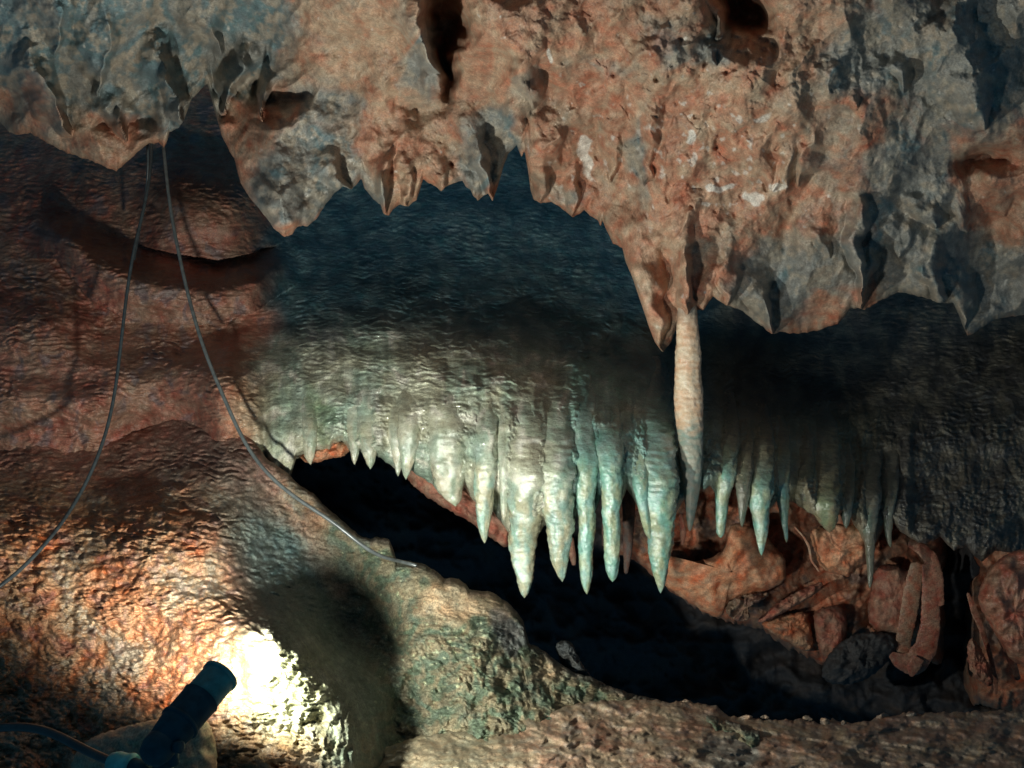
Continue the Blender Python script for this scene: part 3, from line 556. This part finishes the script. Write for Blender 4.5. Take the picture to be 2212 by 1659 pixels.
rock([(1200,1390),(1215,1382),(1235,1386),(1245,1410),(1262,1440),(1285,1470),(1250,1475),(1215,1440),(1205,1415)], 2.48, 0.06, ((0.06,0.065,0.065),(0.07,0.07,0.065)), 'small grey-blue rock peeping over the edge of the mound beside the black cavity', 'rock', seed=9, mat=M_mound)
rock([(2110,1290),(2130,1235),(2160,1205),(2212,1180),(2280,1200),(2300,1400),(2260,1480),(2212,1440),(2185,1430),(2150,1370),(2120,1320)], 2.75, 0.10, RD, 'reddish wet rock mass cut off by the right border', 'rock', seed=44, rough=0.022, freq=34, mat=M_wall)
rock([(2092,1375),(2110,1385),(2140,1440),(2150,1480),(2130,1482),(2100,1460),(2088,1420)], 2.8, 0.05, RD, 'small red triangular stone at the foot of the thin drapery near the right border', 'rock', seed=11)
rock([(1440,1060),(1480,1130),(1462,1180),(1400,1200),(1360,1160),(1360,1080)], 3.3, .08, BR, 'dim brown rock far back between the green cone and the column', 'rock', seed=12)
rock([(860,1000),(900,1000),(960,1040),(1010,1060),(1060,1100),(1110,1130),(1100,1190),(1070,1170),(1020,1130),(985,1110),(930,1080),(880,1040)], 2.85, 0.07, RD, 'red rock ledge seen in the gaps behind the left stalactites', 'rock', seed=13, rough=0.02, centre=(990,1080))
rock([(655,968),(700,966),(716,956),(745,952),(760,968),(740,990),(715,988),(690,1000),(662,1002),(648,990)], 2.68, 0.05, OR, 'small orange rock lip under the left end of the fringe', 'rock', seed=14, rough=0.02)
for i, (x, y, r) in enumerate([(1478,1518,12),(1612,1550,13),(1652,1549,9),(1745,1552,11),(1783,1560,15),(1822,1562,8),(1905,1550,16),(1968,1545,12)]):
    a = np.linspace(0, 6.28, 9)[:-1]; rr = r * (1 + 0.3 * np.sin(a * 2 + i)); lb = ['small pale stone, leftmost on the back edge of the floor','grey-brown stone left of the dark dip on the floor edge','little pebble between two grey-brown floor edge stones','grey stone at the middle of the floor edge',
      'roundest tan stone on the floor edge','tiny pebble right of the roundest tan stone','orange-tan lump, largest stone on the floor edge','pointed brown stone, rightmost on the floor edge'][i]
    o = rock([(x + q * math.cos(t), y - q * 0.6 * math.sin(t)) for q, t in zip(rr, a)], float(floor_base(np.array(x), np.array(y))) + 0.01, r / F * 2.0, (TAN, (0.20, 0.16, 0.13)), lb, 'stone', 'stone', seed=20 + i, na=60, nr=12, rough=0.008, mat=M_floor, jag=1.5)
    o['group'] = 'stones along the back edge of the floor'
# draperies: thin ribbons
def ribbon(name, pts, Yf, cols, mat, lab, cat, seed=0, flat=0.22):
    """tube through (x,y,halfwidth) points in any direction"""
    P = np.array(pts, float); d = np.r_[0, np.cumsum(np.hypot(*np.diff(P[:, :2], axis=0).T))]; n = max(30, int(d[-1] / 3))
    t = np.linspace(0, d[-1], n); v = [np.interp(t, d, P[:, k]) for k in range(3)]
    ker = np.hanning(9); ker /= ker.sum(); v = [np.convolve(np.pad(q, 4, mode='reflect', reflect_type='odd'), ker, 'valid') for q in v]
    Y = Yf + 0 * t; X = np.stack(at(v[0], v[1], Y), -1); T = np.gradient(X, axis=0); T /= np.linalg.norm(T, axis=1)[:, None]
    B = np.cross(T, np.array([0, 1.0, 0])); B /= np.linalg.norm(B, axis=1)[:, None]; D = np.cross(B, T)
    a = np.linspace(0, 2 * math.pi, 24, endpoint=False); r = np.maximum(v[2], 0.6) / F * Y; r[0] *= 0.05; r[-1] *= 0.05
    A, S = np.meshgrid(a, t); R = r[:, None] * (1 + 0.12 * fbm(np.cos(A) + seed, S / 14, 3, 450) + 0.06 * pn(S / 5, 0 * S, 451))
    pos = X[:, None] + B[:, None] * (R * np.cos(A))[..., None] + D[:, None] * (R * np.sin(A) * flat)[..., None]
    nn = fbm(A, S / 20, 3, 455 + seed)
    return tagt(link(grid_mesh(name, pos, mix(cols[0], cols[1], ss(-.3, .3, nn)), mat, wrap=True)), lab, cat)
ribbon('drapery', [(1962,1172,8),(1990,1185,13),(2010,1205,16),(2022,1250,17),(2030,1310,10)], 3.0, RD, M_wall, 'red-orange curved top flap of the looped drapery at the right', 'drapery', 1)
ribbon('drapery', [(1982,1215,14),(1972,1270,19),(1962,1330,19),(1952,1380,17),(1950,1425,14)], 3.02, ((0.32,0.19,0.12), (0.34, 0.15, 0.09)), M_wall, 'tan ribbed left strand of the looped drapery', 'drapery', 2)
ribbon('drapery', [(2006,1215,14),(2010,1290,19),(2010,1350,22),(2000,1400,25),(1975,1435,27),(1945,1428,18),(1922,1412,6)], 3.0, RD, M_wall, 'thick wet red right strand of the looped drapery curling at its foot', 'drapery', 3)
ribbon('drapery', [(1985,1420,14),(1972,1445,14),(1968,1462,3)], 2.97, RD, M_wall, 'pointed wet tip hanging from the foot of the looped drapery', 'drapery', 4)
ribbon('drapery', [(2090,1280,3),(2105,1320,8),(2125,1370,6),(2140,1420,5),(2150,1470,6),(2152,1500,3)], 2.9, RD, M_wall, 'thin curved red drapery blade near the right border', 'drapery', 5)
ribbon('drapery', [(2120,1290,5),(2150,1350,9),(2180,1410,10),(2200,1470,6)], 2.9, RD, M_wall, 'second red blade slanting beside the right border', 'drapery', 6)
ribbon('stone_rib', [(1716,1138,2),(1735,1158,2.5),(1748,1180,3),(1752,1210,2.5),(1770,1235,2)], 2.78, (TAN, RUST), M_clay, 'thin pinkish stone rib curving left of the hanging clay block', 'stone rib', 7, 1.0)
ribbon('stalactite', [(1358,1050,16),(1358,1120,13),(1356,1190,10),(1352,1240,4)], 2.9, ((0.14,0.07,0.05),(0.10,0.08,0.07)), M_clay, 'dark brown stalactite standing back between the slim pair and the green cone', 'stalactite', 8, 1.0)
ribbon('stalactite', [(1232,1160,7),(1237,1200,8),(1240,1222,4)], 2.9, RD, M_clay, 'small pink-brown stone tip seen between the cream and the slim stalactites', 'stalactite', 9, 1.0)
ribbon('stalactite', [(1470,1110,4),(1476,1150,7),(1474,1178,3)], 2.9, RD, M_clay, 'small orange spike just left of the grey tip of the pale column', 'stalactite', 10, 0.6)
# ================================================================== CABLES
def tube(name, pts, r, mat, lab=None, cat='cable', parent=None, group=None):
    """pts: px,py,Y"""
    q2 = []
    for (x, y, Y) in pts:
        if x > 0 and 360 < y < 1300 and abs(Y - 2.8) > 0.25: Y = min(Y, float(wall_depth(np.array([[x]]) * 1.0, np.array([[y]]) * 1.0)[0, 0]) - 0.04, (float(mound_depth(np.array([[x]]) * 1.0, np.array([[y]]) * 1.0)[0, 0]) - 0.012) if y > 960 else 9)
        q2.append((x, y, Y))
    pts = q2
    cu = bpy.data.curves.new(name, 'CURVE'); cu.dimensions = '3D'; cu.bevel_depth = r; cu.bevel_resolution = 3; cu.resolution_u = 10
    sp = cu.splines.new('NURBS'); sp.points.add(len(pts) - 1)
    for p, q in zip(sp.points, pts): p.co = (*at(*q), 1)
    sp.use_endpoint_u = True; sp.order_u = 4
    tmp = bpy.data.objects.new(name, cu); scene.collection.objects.link(tmp)
    dg = bpy.context.evaluated_depsgraph_get(); me = bpy.data.meshes.new_from_object(tmp.evaluated_get(dg)); bpy.data.objects.remove(tmp)
    for p in me.polygons: p.use_smooth = True
    me.materials.clear(); me.materials.append(mat)
    o = link(bpy.data.objects.new(name, me), parent)
    if lab: tagt(o, lab, cat, group)
    return o
M_cable = plain_mat('black_cable_rubber', (0.035, 0.045, 0.05), 0.3, 0.1)
M_grey = plain_mat('weathered_grey_cable', (0.09, 0.10, 0.10), 0.28, 0.1)
tube('cable', [(326,290,2.66),(330,330,2.64),(318,430,2.60),(292,520,2.56),(272,640,2.5),(258,780,2.44),(241,900,2.38),(205,1010,2.28),(150,1110,2.16),(80,1200,1.93),(-5,1278,1.84),(-120,1340,1.8)], 0.0046, M_cable,
     'thin black cable hanging from the ceiling and sweeping out at the left border')
tube('cable', [(350,290,2.66),(355,330,2.64),(362,420,2.60),(384,540,2.55),(411,660,2.48),(445,770,2.42),(480,850,2.38),(512,925,2.36),(548,990,2.34),(600,1047,2.30),(660,1090,2.30),(722,1128,2.30),(780,1178,2.30),(828,1207,2.32),(870,1213,2.40),(900,1222,2.5)], 0.0052, M_grey,
     'long grey cable curving right from the ceiling down along the mound to the black cavity')
tube('cable', [(318,300,2.72),(322,360,2.78),(314,440,2.82),(300,500,2.86),(290,560,2.95)], 0.004, M_cable, 'short faint dark cable behind the two hanging cables at the ceiling')
tube('cable', [(-120,1590,1.6),(-20,1572,1.56),(60,1566,1.53),(130,1588,1.50),(190,1625,1.47),(248,1648,1.45)], 0.0075, M_cable, 'thick black power cable at the bottom left running into the teal connector')
# ================================================================== SPOT LAMP
from mathutils import Vector
import bmesh
M_lamp = plain_mat('teal_black_lamp_paint', (0.012, 0.055, 0.075), 0.6, 0.15, 0.0); M_lamp.node_tree.nodes['Principled BSDF'].inputs['Specular IOR Level'].default_value = 0.2
M_head = plain_mat('teal_glare_lamp_head', (0.03, 0.20, 0.215), 0.5, 0.15)  # lighter than the body paint; teal glare on the head put into its colour
M_teal = plain_mat('teal_plastic_wrap', (0.10, 0.42, 0.42), 0.45, 0.3)
pb = Vector(at(345, 1612, 1.29)); ph = Vector(at(472, 1464, 1.40)); ax = (ph - pb).normalized()
root = link(bpy.data.objects.new('spot_lamp', None)); root.location = at(335, 1655, 1.42)
tagt(root, 'dark teal cylindrical spot lamp glaring against the rock at the lower left', 'lamp')
def lathe(name, prof, origin, axis, mat, parent, seg=48):
    me = bpy.data.meshes.new(name); bm = bmesh.new(); z = Vector(axis).normalized(); x = z.orthogonal().normalized(); y = z.cross(x); rings = []
    for d, r in prof:
        rings.append([bm.verts.new(Vector(origin) + z * d + (x * math.cos(a) + y * math.sin(a)) * r) for a in [2 * math.pi * k / seg for k in range(seg)]])
    for a, b in zip(rings[:-1], rings[1:]):
        for k in range(seg): bm.faces.new((a[k], a[(k + 1) % seg], b[(k + 1) % seg], b[k]))
    bmesh.ops.recalc_face_normals(bm, faces=bm.faces); bm.to_mesh(me); bm.free()
    for p in me.polygons: p.use_smooth = True
    me.materials.append(mat); o = bpy.data.objects.new(name, me); link(o, parent); o.matrix_parent_inverse = Matrix.Translation(-Vector(parent.location)); return o
from mathutils import Matrix
LN = (ph - pb).length; k = 1.28 / F
lathe('body', [(0.0, 0.001), (0.0, 34*k), (LN*0.25, 42*k), (LN*0.28, 43*k), (LN*0.62, 44*k), (LN*0.66, 45*k), (LN*0.68, 46*k)], pb, ax, M_lamp, root)
lathe('lamp_head', [(LN*0.66, 30*k), (LN*0.665, 39*k), (LN*0.68, 41*k), (LN*0.72, 42*k), (LN*1.0, 42*k), (LN*1.03, 43*k), (LN*1.035, 40*k), (LN*0.98, 36*k), (LN*0.84, 30*k)], pb, ax, M_head, root)
lathe('rim', [(LN*0.995, 41*k), (LN*1.0, 45*k), (LN*1.045, 45.5*k), (LN*1.05, 41*k)], pb, ax, M_head, root)
lathe('collar', [(LN*0.30, 42*k), (LN*0.31, 47*k), (LN*0.345, 47*k), (LN*0.355, 42*k)], pb, ax, M_lamp, root)
lathe('clamp_knob', [(0, 1e-4), (0, 12*k), (16*k, 13*k), (18*k, 9*k), (18*k, 1e-4)], pb + ax * (LN * 0.02) + Vector((34*k, -10*k, 0)), (0.9, -0.35, 0.1), M_lamp, root)
M_em = bpy.data.materials.new('lit_lamp_glass'); M_em.use_nodes = True
e = M_em.node_tree.nodes['Principled BSDF']; e.inputs['Emission Color'].default_value = (1, 0.96, 0.88, 1); e.inputs['Emission Strength'].default_value = 25
lathe('lens', [(LN*0.93, 34*k), (LN*0.935, 20*k), (LN*0.936, 0.0005)], pb, ax, M_em, root)
lathe('elbow', [(-40*k, 0.001), (-39*k, 14*k), (-30*k, 28*k), (-10*k, 36*k), (10*k, 36*k), (24*k, 30*k)], pb, ax, M_lamp, root)
bs = Vector(at(352, 1700, 1.43))
lathe('foot', [(0, 60*k), (10*k, 58*k), (14*k, 26*k), (80*k, 22*k)], bs, (0, 0, 1), M_lamp, root)
lathe('bracket', [(-4*k, 1e-4), (-4*k, 13*k), (30*k, 13*k), (30*k, 1e-4)], Vector(at(372, 1625, 1.41)), (0.1, 0.1, -1), M_lamp, root)
tipp = pb + ax * (LN * 1.0)
sl = lamp('spot_lamp_light', 'SPOT', tuple(tipp + ax * 0.02), 66, (0.97, 1.0, 0.90), 0.018, aim=(-0.10, 2.3, CAMZ + 0.15), size=170, blend=0.3)
sl.parent = root; sl.matrix_parent_inverse = Matrix.Translation(-Vector(root.location))
# connector
cr = link(bpy.data.objects.new('cable_connector', None)); cr.location = at(268, 1655, 1.44); tagt(cr, 'pale teal taped cable connector at the bottom border', 'connector')
ca = (Vector(at(300, 1662, 1.43)) - Vector(at(240, 1648, 1.45))); o0 = Vector(at(240, 1645, 1.45))
lathe('sleeve', [(0, 12*k), (2*k, 22*k), (20*k, 27*k), (45*k, 26*k), (60*k, 30*k), (66*k, 28*k), (66*k, 1e-4)], o0, ca, M_teal, cr)
lathe('plug', [(60*k, 20*k), (110*k, 19*k), (112*k, 1e-4)], o0, ca, M_lamp, cr)
rock([(165,1620),(200,1590),(280,1565),(350,1552),(400,1535),(440,1545),(466,1590),(470,1659),(460,1760),(300,1800),(160,1760),(150,1660)], 1.58, 0.08, (TAN, (0.25, 0.24, 0.17)), 'tan smooth rock under the spot lamp', 'rock', seed=30, mat=M_floor, rough=0.012, centre=(320,1680), freq=50, jag=2)
